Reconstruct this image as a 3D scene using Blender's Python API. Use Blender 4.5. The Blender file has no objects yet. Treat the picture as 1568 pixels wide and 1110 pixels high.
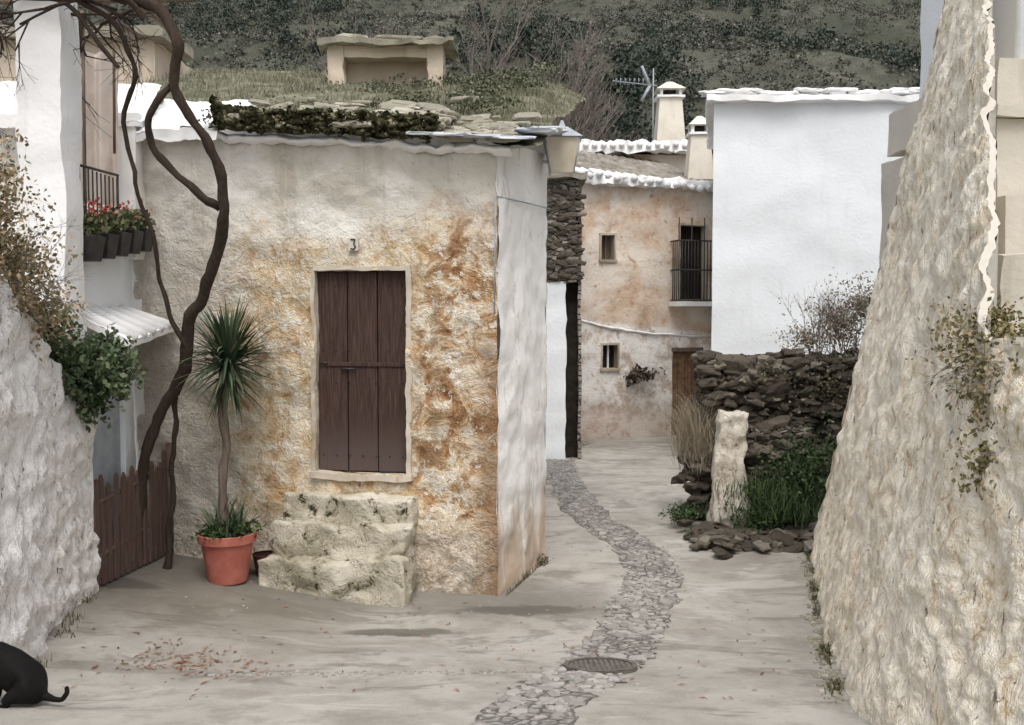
import bpy, math, random
import numpy as np
from mathutils import Vector, Matrix, noise
random.seed(7); rng=np.random.default_rng(7)
V=Vector
# ------------------------------------------------------------------ material helper
class M:
    def __init__(s,name,rough=0.9,spec=0.2):
        s.m=bpy.data.materials.new(name); s.m.use_nodes=True
        s.nt=s.m.node_tree; s.b=s.nt.nodes['Principled BSDF']
        s.b.inputs['Roughness'].default_value=rough
        s.b.inputs['Specular IOR Level'].default_value=spec
        s.tc=s.nt.nodes.new('ShaderNodeTexCoord').outputs['Object']
        sp=s.nt.nodes.new('ShaderNodeSeparateXYZ'); s.L(s.tc,sp.inputs[0])
        s.x,s.y,s.z=sp.outputs
    def L(s,a,b): s.nt.links.new(a,b)
    def setin(s,sock,v):
        if isinstance(v,bpy.types.NodeSocket): s.L(v,sock)
        else:
            if isinstance(v,(tuple,list)) and len(v)==3 and sock.type=='RGBA': v=(*v,1)
            sock.default_value=v
    def sc(s,a,b,c):
        n=s.nt.nodes.new('ShaderNodeMapping'); s.L(s.tc,n.inputs['Vector']); n.inputs['Scale'].default_value=(a,b,c)
        return n.outputs[0]
    def noise(s,scale,detail=6,rough=.6,vec=None,dist=0):
        n=s.nt.nodes.new('ShaderNodeTexNoise'); s.L(vec or s.tc,n.inputs['Vector'])
        n.inputs['Scale'].default_value=scale; n.inputs['Detail'].default_value=min(detail,4)
        n.inputs['Roughness'].default_value=rough; n.inputs['Distortion'].default_value=dist
        return n.outputs[0]
    def vor(s,scale,feature='F1',vec=None,out=0):
        n=s.nt.nodes.new('ShaderNodeTexVoronoi'); n.feature=feature; s.L(vec or s.tc,n.inputs['Vector'])
        n.inputs['Scale'].default_value=scale; return n.outputs[out]
    def ramp(s,f,stops):
        n=s.nt.nodes.new('ShaderNodeValToRGB'); s.L(f,n.inputs[0]); e=n.color_ramp.elements
        while len(e)<len(stops): e.new(.5)
        for i,(p,c) in enumerate(stops): e[i].position=p; e[i].color=(*c,1)
        return n.outputs[0]
    def mix(s,f,a,b,mode='MIX'):
        n=s.nt.nodes.new('ShaderNodeMix'); n.data_type='RGBA'; n.blend_type=mode
        s.setin(n.inputs[0],f); s.setin(n.inputs[6],a); s.setin(n.inputs[7],b); return n.outputs[2]
    def ma(s,op,a,b=0.0,clamp=False):
        n=s.nt.nodes.new('ShaderNodeMath'); n.operation=op; n.use_clamp=clamp
        s.setin(n.inputs[0],a); s.setin(n.inputs[1],b); return n.outputs[0]
    def mr(s,v,a,b,c=0.0,d=1.0):
        n=s.nt.nodes.new('ShaderNodeMapRange'); n.interpolation_type='SMOOTHSTEP'
        s.setin(n.inputs[0],v)
        for i,k in enumerate((a,b,c,d)): n.inputs[i+1].default_value=k
        return n.outputs[0]
    def wob(s,v,n,k): return s.ma('ADD',v,s.ma('MULTIPLY',s.ma('SUBTRACT',n,.5),k))
    def bump(s,h,strength=.5,dist=.02,prev=None):
        n=s.nt.nodes.new('ShaderNodeBump'); s.L(h,n.inputs['Height'])
        n.inputs['Strength'].default_value=strength; n.inputs['Distance'].default_value=dist
        if prev: s.L(prev,n.inputs['Normal'])
        s.L(n.outputs[0],s.b.inputs['Normal']); return n.outputs[0]
    def col(s,c): s.setin(s.b.inputs['Base Color'],c); return s
    def island(s):
        return s.nt.nodes.new('ShaderNodeNewGeometry').outputs['Random Per Island']

def leafmat(name,stops,rough=.7,trans=False):
    m=M(name,rough,.2); m.col(m.ramp(m.island(),stops)); return m.m
def plain(name,c1,c2,scale=6,rough=.85,bs=.4,bd=.01,spec=.2,bscale=30):
    m=M(name,rough,spec); n=m.noise(scale,7,.65)
    m.col(m.mix(m.mr(n,.35,.65),c1,c2)); m.bump(m.noise(bscale,3,.7),bs,bd); return m.m

# ------------------------------------------------------------------ materials
def mk_facade():
    m=M('ochre_lime_plaster',.95,.1)
    n1=m.noise(1.1,8,.62); n2=m.noise(3.6,9,.74,dist=.6); n3=m.noise(18,8,.75); n4=m.noise(2.0,6,.65,dist=1.0)
    och=m.ramp(n2,[(.30,(.33,.19,.09)),(.41,(.48,.32,.17)),(.49,(.60,.45,.28)),(.57,(.72,.61,.45)),(.70,(.82,.76,.65))])
    rust=m.ramp(n2,[(.30,(.14,.065,.03)),(.42,(.31,.165,.08)),(.50,(.45,.28,.145)),(.56,(.68,.55,.39)),(.65,(.84,.78,.68))])
    xr=m.mr(m.wob(m.x,n1,1.6),-1.3,-.7)
    c=m.mix(xr,och,rust)
    c=m.mix(m.mr(n4,.49,.63,0,.65),c,m.mix(n3,(.68,.59,.44),(.82,.77,.66)))
    peel=m.mr(m.noise(6,8,.78,dist=.3),.555,.59,0,.75)
    c=m.mix(peel,c,(.80,.76,.67))
    c=m.mix(m.mr(m.noise(9,8,.75,dist=.8),.38,.31,0,.7),c,(.22,.12,.065))
    zz=m.wob(m.wob(m.z,n1,1.5),n2,.6)
    white=m.mix(m.mr(n1,.36,.62),(.58,.54,.47),(.74,.715,.66)); white=m.mix(m.mr(n2,.44,.34,0,.5),white,(.50,.44,.36))
    c=m.mix(m.mr(zz,3.45,4.15),c,white)
    c=m.mix(m.mr(m.wob(m.x,n1,1.4),-2.8,-3.5,0,.85),c,m.mix(n2,(.46,.41,.35),(.70,.67,.62)))
    zb=m.wob(m.wob(m.z,n4,1.2),n2,.6)
    c=m.mix(m.mr(zb,.80,.55,0,.75),c,m.mix(m.mr(n3,.4,.6),(.54,.46,.35),(.80,.75,.66)))
    c=m.mix(m.mr(zb,.30,.05,0,.75),c,(.22,.18,.13))
    st=m.noise(2.6,8,.7,vec=m.sc(1.6,1.6,.16))
    c=m.mix(m.mr(st,.53,.70,0,.4),c,(.36,.30,.22))
    xe=m.wob(m.x,n2,.6)
    c=m.mix(m.ma('MULTIPLY',m.mr(xe,-.46,-.16,0,.75),m.mr(m.z,3.2,2.2)),c,(.28,.16,.08))
    c=m.mix(m.mr(n3,.40,.30,0,.5),c,(.26,.18,.11))
    m.col(c)
    h=m.ma('ADD',n3,m.ma('MULTIPLY',n2,1.6)); h=m.ma('ADD',h,m.ma('MULTIPLY',peel,.3)); h=m.ma('MULTIPLY',h,m.mr(m.z,4.3,3.6,.35,1))
    m.bump(h,.85,.05); return m.m
def mk_white(name,base=(.80,.80,.79),dirt=(.55,.50,.43),amt=.5,streak=True,base_rust=False):
    m=M(name,.9,.15)
    n1=m.noise(1.0,8,.6); st=m.noise(3,8,.65,vec=m.sc(1.4,1.4,.16)); n3=m.noise(16,6,.7)
    c=m.mix(m.mr(n1,.45,.8,0,amt),base,dirt)
    if streak: c=m.mix(m.mr(st,.55,.75,0,amt),c,dirt)
    if base_rust:
        zb=m.wob(m.z,st,3.0)
        c=m.mix(m.mr(zb,1.1,.2,0,.85),c,m.mix(n1,(.34,.2,.11),(.62,.5,.38)))
        cr=m.mr(m.noise(6,9,.78,vec=m.sc(1.5,1.5,.22),dist=1),.59,.64,0,.6)
        c=m.mix(cr,c,(.55,.47,.38))
        c=m.mix(m.mr(m.noise(2.2,8,.74,vec=m.sc(3,3,.2)),.36,.32,0,.8),c,(.26,.20,.15))
    m.col(c); h=m.ma('ADD',n1,m.ma('MULTIPLY',n3,.35)); m.bump(h,.5,.04); return m.m
def mk_rubble(name,c0=(.50,.36,.21),c1=(.80,.70,.53),c2=(.89,.83,.71),dark=(.20,.135,.08),crust=0.75,bd=.045,warm=.5):
    m=M(name,.95,.1)
    n1=m.noise(1.1,8,.6); n2=m.noise(9,9,.78,vec=m.sc(1,1,.5),dist=.5); n3=m.noise(34,7,.75)
    c=m.ramp(n2,[(.27,dark),(.35,c0),(.43,c1),(.56,c2)])
    c=m.mix(m.mr(n1,.40,.62,0,crust),c,c2)
    v=m.vor(7,vec=m.sc(1,1,.7))
    pits=m.mr(m.noise(14,6,.78,vec=m.sc(1,1,.34),dist=.8),.365,.325,0,.85)
    c=m.mix(pits,c,dark)
    c=m.mix(m.mr(m.noise(1.5,5,.7,dist=.8),.55,.70,0,warm),c,c0)
    c=m.mix(m.mr(n3,.42,.30,0,.6),c,c0)
    m.col(c)
    h=m.ma('ADD',n2,m.ma('MULTIPLY',v,.3)); h=m.ma('SUBTRACT',h,m.ma('MULTIPLY',pits,.8)); h=m.ma('ADD',h,m.ma('MULTIPLY',n3,.35)); m.bump(h,1,bd); return m.m
def mk_drystone(name,a=(.10,.085,.07),b_=(.30,.26,.21),sc=4.0):
    m=M(name,.95,.1); vec=m.sc(1,1,2.6)
    cellc=m.vor(sc,vec=vec,out=1); edge=m.vor(sc,'DISTANCE_TO_EDGE',vec=vec)
    g=m.nt.nodes.new('ShaderNodeRGBToBW'); m.L(cellc,g.inputs[0])
    c=m.mix(g.outputs[0],a,b_); c=m.mix(m.mr(m.noise(9,7,.7),.4,.7,0,.6),c,(.35,.32,.27))
    c=m.mix(m.mr(edge,.06,.0),c,(.03,.025,.02)); m.col(c)
    m.bump(m.mr(edge,0,.12),1,.06); return m.m
def mk_ground():
    m=M('weathered_concrete',.9,.15)
    n1=m.noise(.55,8,.68,dist=.6); n2=m.noise(2.5,8,.7); n3=m.noise(60,6,.78); n4=m.noise(1.0,9,.74,vec=m.sc(.6,1.4,1),dist=.8)
    c=m.ramp(n1,[(.32,(.27,.25,.22)),(.48,(.37,.348,.312)),(.66,(.47,.447,.41))])
    c=m.mix(m.mr(n2,.48,.66,0,.55),c,(.25,.228,.192))
    c=m.mix(m.mr(n4,.54,.62,0,.6),c,(.185,.17,.147))
    c=m.mix(m.mr(n4,.42,.34,0,.5),c,(.54,.52,.48))
    c=m.mix(m.mr(n3,.55,.72,0,.45),c,(.60,.575,.53)); c=m.mix(m.mr(n3,.44,.30,0,.5),c,(.16,.147,.125))
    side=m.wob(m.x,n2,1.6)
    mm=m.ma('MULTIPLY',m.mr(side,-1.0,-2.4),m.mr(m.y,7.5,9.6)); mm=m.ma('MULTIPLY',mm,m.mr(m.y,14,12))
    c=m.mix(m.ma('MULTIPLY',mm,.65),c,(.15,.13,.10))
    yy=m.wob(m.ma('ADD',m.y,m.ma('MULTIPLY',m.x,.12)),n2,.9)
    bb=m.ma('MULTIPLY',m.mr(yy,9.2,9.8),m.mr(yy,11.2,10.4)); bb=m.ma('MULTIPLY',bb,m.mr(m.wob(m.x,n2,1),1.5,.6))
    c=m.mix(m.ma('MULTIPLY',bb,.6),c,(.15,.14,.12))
    # oil / damp stain in the middle of the street
    for (px,py,rx,ry) in ((-1.05,8.95,.55,.17),(.1,9.75,.6,.2),(-3.9,9.7,.4,.2)):
        ex=m.ma('DIVIDE',m.ma('SUBTRACT',m.wob(m.x,n2,.5),px),rx); ey=m.ma('DIVIDE',m.ma('SUBTRACT',m.wob(m.y,n2,.35),py),ry)
        e=m.ma('ADD',m.ma('MULTIPLY',ex,ex),m.ma('MULTIPLY',ey,ey)); c=m.mix(m.mr(e,1.3,.4,0,.75),c,(.10,.09,.075))
    c=m.mix(m.mr(m.y,32,40),c,(.12,.12,.07))
    m.col(c); m.bump(m.ma('ADD',n2,m.ma('MULTIPLY',n3,.35)),.5,.035); return m.m
FAC=mk_facade()
SIDE=mk_white('weathered_whitewash',(.88,.88,.87),(.68,.63,.55),.45,True,True)
WHITE=mk_white('whitewash',(.80,.83,.855),(.70,.71,.70),.35)
WHITEB=mk_white('bright_whitewash',(.86,.86,.86),(.60,.56,.50),.35)
DIRTYW=mk_white('dirty_whitewash',(.78,.77,.75),(.52,.48,.42),.6)
RUB=mk_rubble('lime_rendered_rubble')
RUBW=mk_rubble('whitewashed_rubble',(.50,.45,.39),(.82,.79,.75),(.90,.89,.87),(.14,.115,.09),.75,.05,.3)
PIER=mk_rubble('weathered_pier_render',(.34,.28,.21),(.58,.52,.43),(.72,.67,.59),(.12,.095,.07),.4,.05,.5)
DRY=mk_drystone('dark_dry_stone',(.045,.038,.032),(.15,.125,.10),6)
DRYL=mk_drystone('grey_dry_stone',(.16,.14,.12),(.42,.38,.32),3.2)
def mk_step():
    m=M('worn_step_stone',.95,.1)
    n1=m.noise(1.6,8,.65); n2=m.noise(5,9,.75,dist=.6); n3=m.noise(24,7,.75)
    c=m.ramp(n1,[(.35,(.34,.31,.23)),(.5,(.50,.46,.37)),(.64,(.65,.61,.52))])
    c=m.mix(m.mr(n2,.48,.38,0,.85),c,(.18,.16,.095)); c=m.mix(m.mr(n2,.40,.36,0,.95),c,(.035,.033,.02))
    c=m.mix(m.mr(n3,.56,.68,0,.5),c,(.74,.70,.61)); c=m.mix(m.mr(n3,.43,.32,0,.5),c,(.2,.17,.11))
    m.col(c); m.bump(m.ma('ADD',n2,m.ma('MULTIPLY',n3,.4)),.9,.05); return m.m
STEP=mk_step()
GR=mk_ground()
def mk_wood(name,a,b_,vert=True):
    m=M(name,.8,.2); n=m.noise(9,8,.65,vec=m.sc(6,6,.35)); 
    c=m.mix(m.mr(n,.35,.7),a,b_)
    c=m.mix(m.mr(m.wob(m.z,n,1.2),1.9,1.3,0,.45),c,(.15,.12,.11)); m.col(c); m.bump(n,.5,.01); return m.m
DOORM=mk_wood('dark_brown_door_paint',(.042,.024,.019),(.088,.055,.045))
GATEM=mk_wood('brown_picket_wood',(.075,.036,.024),(.18,.095,.06))
OLDW=mk_wood('old_grey_wood',(.10,.075,.055),(.22,.17,.125))
FDOOR=plain('brown_far_door',(.13,.075,.045),(.24,.15,.09),8)
IRON=plain('black_iron',(.02,.02,.022),(.04,.035,.03),rough=.5,spec=.4)
GREY=plain('grey_painted_metal',(.30,.335,.37),(.39,.42,.45),rough=.6)
TERRA=plain('terracotta',(.40,.12,.09),(.48,.17,.13),5,.8,.2,.004)
SOIL=plain('soil',(.04,.03,.02),(.09,.065,.045),12)
BARK=M('vine_bark',.95,.1); _n=BARK.noise(8,8,.7,vec=BARK.sc(4,4,.8)); BARK.col(BARK.mix(_n,(.022,.016,.012),(.10,.075,.058))); BARK.bump(_n,1,.03); BARK=BARK.m
TWIG=plain('bare_twigs',(.17,.145,.125),(.26,.225,.195),3)
BLACKP=plain('black_plastic',(.02,.02,.02),(.045,.042,.04),rough=.5)
def mk_far():
    m=M('pink_ochre_plaster',.95,.1)
    n1=m.noise(.6,8,.68,dist=.4); n2=m.noise(2.4,9,.75)
    c=m.ramp(n2,[(.3,(.42,.27,.18)),(.44,(.60,.44,.32)),(.6,(.70,.58,.47))])
    c=m.mix(m.mr(n1,.43,.58,0,.8),c,(.78,.72,.64))
    low=m.mr(m.ma('ADD',m.z,m.ma('MULTIPLY',m.x,.11)),3.1,3.0)
    c=m.mix(m.ma('MULTIPLY',low,m.mr(n1,.34,.46,.5,.95)),c,m.mix(m.mr(n2,.36,.54),(.54,.46,.39),(.85,.83,.80)))
    c=m.mix(m.mr(m.wob(m.z,n2,2.8),1.4,.5,0,.6),c,(.42,.32,.25))
    c=m.mix(m.mr(m.noise(4,8,.78,dist=.5),.40,.33,0,.6),c,(.28,.19,.14))
    m.col(c); m.bump(n2,.7,.06); return m.m
FAR=mk_far()
def mk_tile():
    m=M('aged_roof_tile',.95,.1); n=m.noise(2.5,8,.7); n2=m.noise(9,7,.7)
    c=m.ramp(n,[(.3,(.13,.11,.09)),(.5,(.24,.215,.18)),(.68,(.36,.345,.305))]); c=m.mix(m.mr(n2,.55,.7,0,.6),c,(.12,.12,.08))
    m.col(c); m.bump(n2,.5,.02); return m.m
TILE=mk_tile()
MOSS=M('mossy_roof_edge',1,.05); _n=MOSS.noise(9,9,.75); MOSS.col(MOSS.ramp(_n,[(.3,(.010,.010,.007)),(.46,(.035,.035,.017)),(.56,(.09,.085,.045)),(.66,(.36,.33,.26))])); MOSS.bump(_n,1,.08); MOSS=MOSS.m
SLAB=M('lichen_slab_stone',.9,.15); _n=SLAB.noise(5,8,.7); SLAB.col(SLAB.mix(SLAB.mr(_n,.4,.6),SLAB.ramp(SLAB.island(),[(0,(.20,.185,.155)),(.6,(.37,.34,.285)),(1,(.52,.48,.41))]),(.28,.265,.20))); SLAB.bump(SLAB.noise(25,3,.7),.7,.02); SLAB=SLAB.m
BLUES=plain('blue_grey_slate',(.40,.44,.49),(.56,.58,.60),4)
COBB=M('drain_cobbles',.8,.3); COBB.col(COBB.mix(COBB.noise(15,3,.7),COBB.ramp(COBB.island(),[(0,(.19,.18,.165)),(.5,(.33,.315,.29)),(1,(.52,.50,.46))]),(.26,.245,.225))); COBB=COBB.m
HILL=M('hillside_soil',1,.05); _n=HILL.noise(.06,10,.7); _n2=HILL.noise(.5,9,.75)
HILL.col(HILL.mix(HILL.mr(_n2,.4,.65),HILL.ramp(_n,[(.35,(.055,.06,.045)),(.5,(.09,.09,.07)),(.65,(.14,.135,.11))]),(.07,.075,.058))); HILL.bump(_n2,1,.8); HILL=HILL.m
ROOFG=M('turf',1,.05); _n=ROOFG.noise(3,9,.7); ROOFG.col(ROOFG.ramp(_n,[(.3,(.065,.07,.042)),(.5,(.14,.14,.095)),(.7,(.27,.255,.19))])); ROOFG.bump(_n,1,.05); ROOFG=ROOFG.m
FUR=M('black_fur',.7,.15); _n=FUR.noise(60,5,.7,vec=FUR.sc(1,1,.5)); FUR.col(FUR.mix(_n,(.004,.004,.004),(.014,.012,.012))); FUR.bump(_n,.8,.01); FUR=FUR.m

# ------------------------------------------------------------------ mesh helpers
def link(o,parent=None):
    bpy.context.scene.collection.objects.link(o)
    if parent: o.parent=parent
    return o
def empty(name):
    o=bpy.data.objects.new(name,None); return link(o)
def mesh(name,vs,fs,mat,parent=None,smooth=False):
    me=bpy.data.meshes.new(name); me.from_pydata([tuple(v) for v in vs],[],fs); me.update()
    if mat: me.materials.append(mat)
    if smooth: me.polygons.foreach_set('use_smooth',[True]*len(me.polygons))
    return link(bpy.data.objects.new(name,me),parent)
def disp(p,amp,scale,oct=5,off=0.0):
    if amp==0: return V((0,0,0))
    q=V((p[0]*scale+off,p[1]*scale+3.1,p[2]*scale))
    return amp*V((noise.fractal(q,.8,2.1,oct),noise.fractal(q+V((17,3,9)),.8,2.1,oct),noise.fractal(q+V((5,31,2)),.8,2.1,oct)))
def grid(name,f,nu,nv,mat,parent=None,amp=0,scale=2,nrm=None,oct=5,smooth=True):
    vs=[]
    for j in range(nv+1):
        for i in range(nu+1):
            p=V(f(i/nu,j/nv))
            if amp:
                d=disp(p,amp,scale,oct)
                p=p+(nrm*d.x if nrm else d)
            vs.append(p)
    fs=[(j*(nu+1)+i,j*(nu+1)+i+1,(j+1)*(nu+1)+i+1,(j+1)*(nu+1)+i) for j in range(nv) for i in range(nu)]
    return mesh(name,vs,fs,mat,parent,smooth)
def quad(name,a,b,c,d,mat,parent=None,res=.3,amp=0,scale=2,nrm=None):
    a,b,c,d=map(V,(a,b,c,d)); nu=max(1,int((b-a).length/res)); nv=max(1,int((d-a).length/res))
    return grid(name,lambda u,v:(a*(1-u)+b*u)*(1-v)+(d*(1-u)+c*u)*v,nu,nv,mat,parent,amp,scale,nrm)
ident=lambda x,y,z:V((x,y,z))
def rbox(name,x0,x1,y0,y1,z0,z1,mat,parent=None,F=ident,res=.12,amp=.015,scale=3,smooth=True,z1b=None,rnd=0):
    """closed box of six subdivided faces, displaced by a world noise so it stays watertight"""
    n=[max(1,min(90,int(round(abs(b-a)/res)))) for a,b in ((x0,x1),(y0,y1),(z0,z1))]
    idx={};vs=[];fs=[]
    def vid(i,j,k):
        if (i,j,k) not in idx:
            t=i/n[0]; zt=z1 if z1b is None else z1*(1-t)+z1b*t
            p=F(x0+(x1-x0)*t,y0+(y1-y0)*j/n[1],z0+(zt-z0)*k/n[2]); p=p+disp(p,amp,scale)
            idx[(i,j,k)]=len(vs); vs.append(p)
        return idx[(i,j,k)]
    for i in range(n[0]):
        for j in range(n[1]):
            fs.append((vid(i,j,0),vid(i,j+1,0),vid(i+1,j+1,0),vid(i+1,j,0)))
            fs.append((vid(i,j,n[2]),vid(i+1,j,n[2]),vid(i+1,j+1,n[2]),vid(i,j+1,n[2])))
    for i in range(n[0]):
        for k in range(n[2]):
            fs.append((vid(i,0,k),vid(i+1,0,k),vid(i+1,0,k+1),vid(i,0,k+1)))
            fs.append((vid(i,n[1],k),vid(i,n[1],k+1),vid(i+1,n[1],k+1),vid(i+1,n[1],k)))
    for j in range(n[1]):
        for k in range(n[2]):
            fs.append((vid(0,j,k),vid(0,j,k+1),vid(0,j+1,k+1),vid(0,j+1,k)))
            fs.append((vid(n[0],j,k),vid(n[0],j+1,k),vid(n[0],j+1,k+1),vid(n[0],j,k+1)))
    o=mesh(name,vs,fs,mat,parent,False)
    if amp==0 or not smooth:
        b=o.modifiers.new('bevel','BEVEL'); b.width=.006; b.segments=2; b.limit_method='ANGLE'
    else:
        o.data.polygons.foreach_set('use_smooth',[True]*len(o.data.polygons))
        if not rnd: o.data.set_sharp_from_angle(angle=math.radians(50))
    if rnd:
        s=o.modifiers.new('worn','SMOOTH'); s.iterations=rnd; s.factor=.5
    return o
def rods(name,segs,mat,parent=None,n=8):
    vs=[];fs=[]
    for p,q,r0,r1 in segs:
        p=V(p);q=V(q);d=(q-p)
        if d.length<1e-6: continue
        d.normalize(); a=d.orthogonal().normalized(); b=d.cross(a); s=len(vs)
        for c,r in ((p,r0),(q,r1)):
            for k in range(n):
                t=2*math.pi*k/n; vs.append(c+a*(r*math.cos(t))+b*(r*math.sin(t)))
        for k in range(n): fs.append((s+k,s+(k+1)%n,s+n+(k+1)%n,s+n+k))
        if n>3: fs.append(tuple(range(s+n,s+2*n))); fs.append(tuple(reversed(range(s,s+n))))
    return mesh(name,vs,fs,mat,parent,n>3)
import bmesh
_ico=bmesh.new(); bmesh.ops.create_icosphere(_ico,subdivisions=2,radius=1)
ICO=np.array([v.co[:] for v in _ico.verts]); ICOF=[[v.index for v in f.verts] for f in _ico.faces]; _ico.free()
def stones(name,lst,mat,parent=None,box=.5,rough=.3):
    vs=[];fs=[]
    for (c,s,rz,tilt) in lst:
        P=ICO.copy(); P=np.sign(P)*np.abs(P)**box
        o=rng.uniform(0,50)
        P*=1+rough*np.array([[noise.noise(V((p[0]*1.3+o,p[1]*1.3,p[2]*1.3)))] for p in P])
        P*=np.array(s)
        ca,sa=math.cos(rz),math.sin(rz); R=np.array([[ca,-sa,0],[sa,ca,0],[0,0,1]])
        ct,st=math.cos(tilt),math.sin(tilt); T=np.array([[1,0,0],[0,ct,-st],[0,st,ct]])
        if box>=.6:
            t2=rng.uniform(-.35,.35); c2,s2=math.cos(t2),math.sin(t2); T=T@np.array([[c2,0,s2],[0,1,0],[-s2,0,c2]])
        P=P@T.T@R.T+np.array(c); b=len(vs); vs+=P.tolist(); fs+=[[i+b for i in f] for f in ICOF]
    return mesh(name,vs,fs,mat,parent,False)
def foliage(name,blobs,mat,leaf=(.03,.06),parent=None,elong=1.6,shell=.45,lump=.35,seed=0):
    r=np.random.default_rng(seed); P=[]
    for bi,(cx,cy,cz,rx,ry,rz,n) in enumerate(blobs):
        d=r.normal(size=(n,3)); d/=np.linalg.norm(d,axis=1)[:,None]
        rad=r.uniform(0,1,n)**shell
        lum=np.array([1+lump*noise.noise(V((q[0]*2.2+bi*3.7,q[1]*2.2,q[2]*2.2)))*2 for q in d]) if n<6000 and lump else 1
        P.append(np.array([cx,cy,cz])+d*(rad*lum)[:,None]*np.array([rx,ry,rz]))
    P=np.concatenate(P); n=len(P)
    a=r.normal(size=(n,3)); a/=np.linalg.norm(a,axis=1)[:,None]
    b=np.cross(a,r.normal(size=(n,3))); b/=np.linalg.norm(b,axis=1)[:,None]
    s=r.uniform(leaf[0],leaf[1],n)[:,None]
    vs=np.stack([P-a*s*elong*.5,P+b*s*.5+a*s*.05,P+a*s*elong*.5,P-b*s*.5+a*s*.05],1).reshape(-1,3)
    fs=np.arange(n*4).reshape(-1,4)
    return mesh(name,vs.tolist(),fs.tolist(),mat,parent)
def blades(name,pts,h,w,mat,parent=None,lean=.4,seed=1):
    r=np.random.default_rng(seed); vs=[];fs=[]
    for p in pts:
        hh=r.uniform(*h); a=r.uniform(0,2*math.pi); l=r.uniform(0,lean)*hh; ww=r.uniform(.6,1.3)*w
        dx,dy=math.cos(a),math.sin(a); b=len(vs); x,y,z=p
        t=r.uniform(0,6.28); wx,wy=math.cos(t)*ww,math.sin(t)*ww
        vs+=[(x-wx,y-wy,z),(x+wx,y+wy,z),(x+dx*l*.35+wx*.7,y+dy*l*.35+wy*.7,z+hh*.6),(x+dx*l*.35-wx*.7,y+dy*l*.35-wy*.7,z+hh*.6),(x+dx*l,y+dy*l,z+hh)]
        fs+=[(b,b+1,b+2,b+3),(b+3,b+2,b+4)]
    return mesh(name,vs,fs,mat,parent)
def lathe(name,prof,c,mat,parent=None,n=40,close=False):
    vs=[];fs=[]
    for r,z in prof:
        for k in range(n):
            t=2*math.pi*k/n; vs.append((c[0]+r*math.cos(t),c[1]+r*math.sin(t),c[2]+z))
    for j in range(len(prof)-1):
        for k in range(n): fs.append((j*n+k,j*n+(k+1)%n,(j+1)*n+(k+1)%n,(j+1)*n+k))
    fs.append(tuple(reversed(range(n))))
    o=mesh(name,vs,fs,mat,parent,True); o.data.set_sharp_from_angle(angle=math.radians(40)); return o
def tubes(name,paths,mat,parent=None,wob=.03,seed=3,n=10):
    """organic tapered stems: paths of (x,y,z,r)"""
    segs_v=[];fs=[]
    for path in paths:
        pts=[]
        for i in range(len(path)-1):
            p0=path[max(i-1,0)];p1=path[i];p2=path[i+1];p3=path[min(i+2,len(path)-1)]
            for k in range(7):
                t=k/7; q=[]
                for a in range(4):
                    q.append(.5*((2*p1[a])+(-p0[a]+p2[a])*t+(2*p0[a]-5*p1[a]+4*p2[a]-p3[a])*t*t+(-p0[a]+3*p1[a]-3*p2[a]+p3[a])*t**3))
                pts.append(q)
        pts.append(list(path[-1]))
        for i,q in enumerate(pts):
            c=V(q[:3])+disp(q,wob,2.2,2,path[0][0]); rr=max(q[3],.002)*(1+.28*noise.noise(V(q[:3])*9))
            a=V(pts[min(i+1,len(pts)-1)][:3])-V(pts[max(i-1,0)][:3]); a.normalize()
            u=a.cross(V((.2,1,.1))).normalized(); w=a.cross(u); b=len(segs_v)
            for k in range(n):
                t=2*math.pi*k/n; k2=rr*(1+.14*math.sin(3*t+i*.5)); segs_v.append(c+u*k2*math.cos(t)+w*k2*math.sin(t))
            if i>0:
                for k in range(n): fs.append((b-n+k,b-n+(k+1)%n,b+(k+1)%n,b+k))
    return mesh(name,segs_v,fs,mat,parent,True)
def ss(a,b,x):
    t=min(1,max(0,(x-a)/(b-a))); return t*t*(3-2*t)
# ------------------------------------------------------------------ ground
def gz(x,y):
    s=9-y
    z=.17*(s if s>1 else (.25*(s+1)**2 if s>-1 else 0)); z=min(z,2.2)
    z+=.13*max(0,-1.6-x)*ss(7,9,y)*(1-ss(13,18,y)) if x>-6 else .57*ss(7,9,y)*(1-ss(13,18,y))
    return z
def axis(dense0,dense1,st,far0,far1):
    a=[dense0]; 
    while a[-1]<dense1: a.append(a[-1]+st)
    s=st
    while a[-1]<far1: s*=1.35; a.append(a[-1]+s)
    l=[];x=dense0;s=st
    while x>far0: s*=1.35; x-=s; l.append(x)
    return l[::-1]+a
xs=axis(-6,7,.13,-420,420); ys=axis(4,26,.13,-60,420)
gv=[]
for y in ys:
    for x in xs:
        z=gz(x,y)
        if -12<x<12 and -5<y<40: z+=.02*noise.fractal(V((x*.8,y*.8,0)),.8,2,4)
        gv.append((x,y,z))
nx=len(xs)
mesh('ground',gv,[(j*nx+i,j*nx+i+1,(j+1)*nx+i+1,(j+1)*nx+i) for j in range(len(ys)-1) for i in range(nx-1)],GR,None,True)
def gzn(x,y): return gz(x,y)+.02*noise.fractal(V((x*.8,y*.8,0)),.8,2,4)
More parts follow.
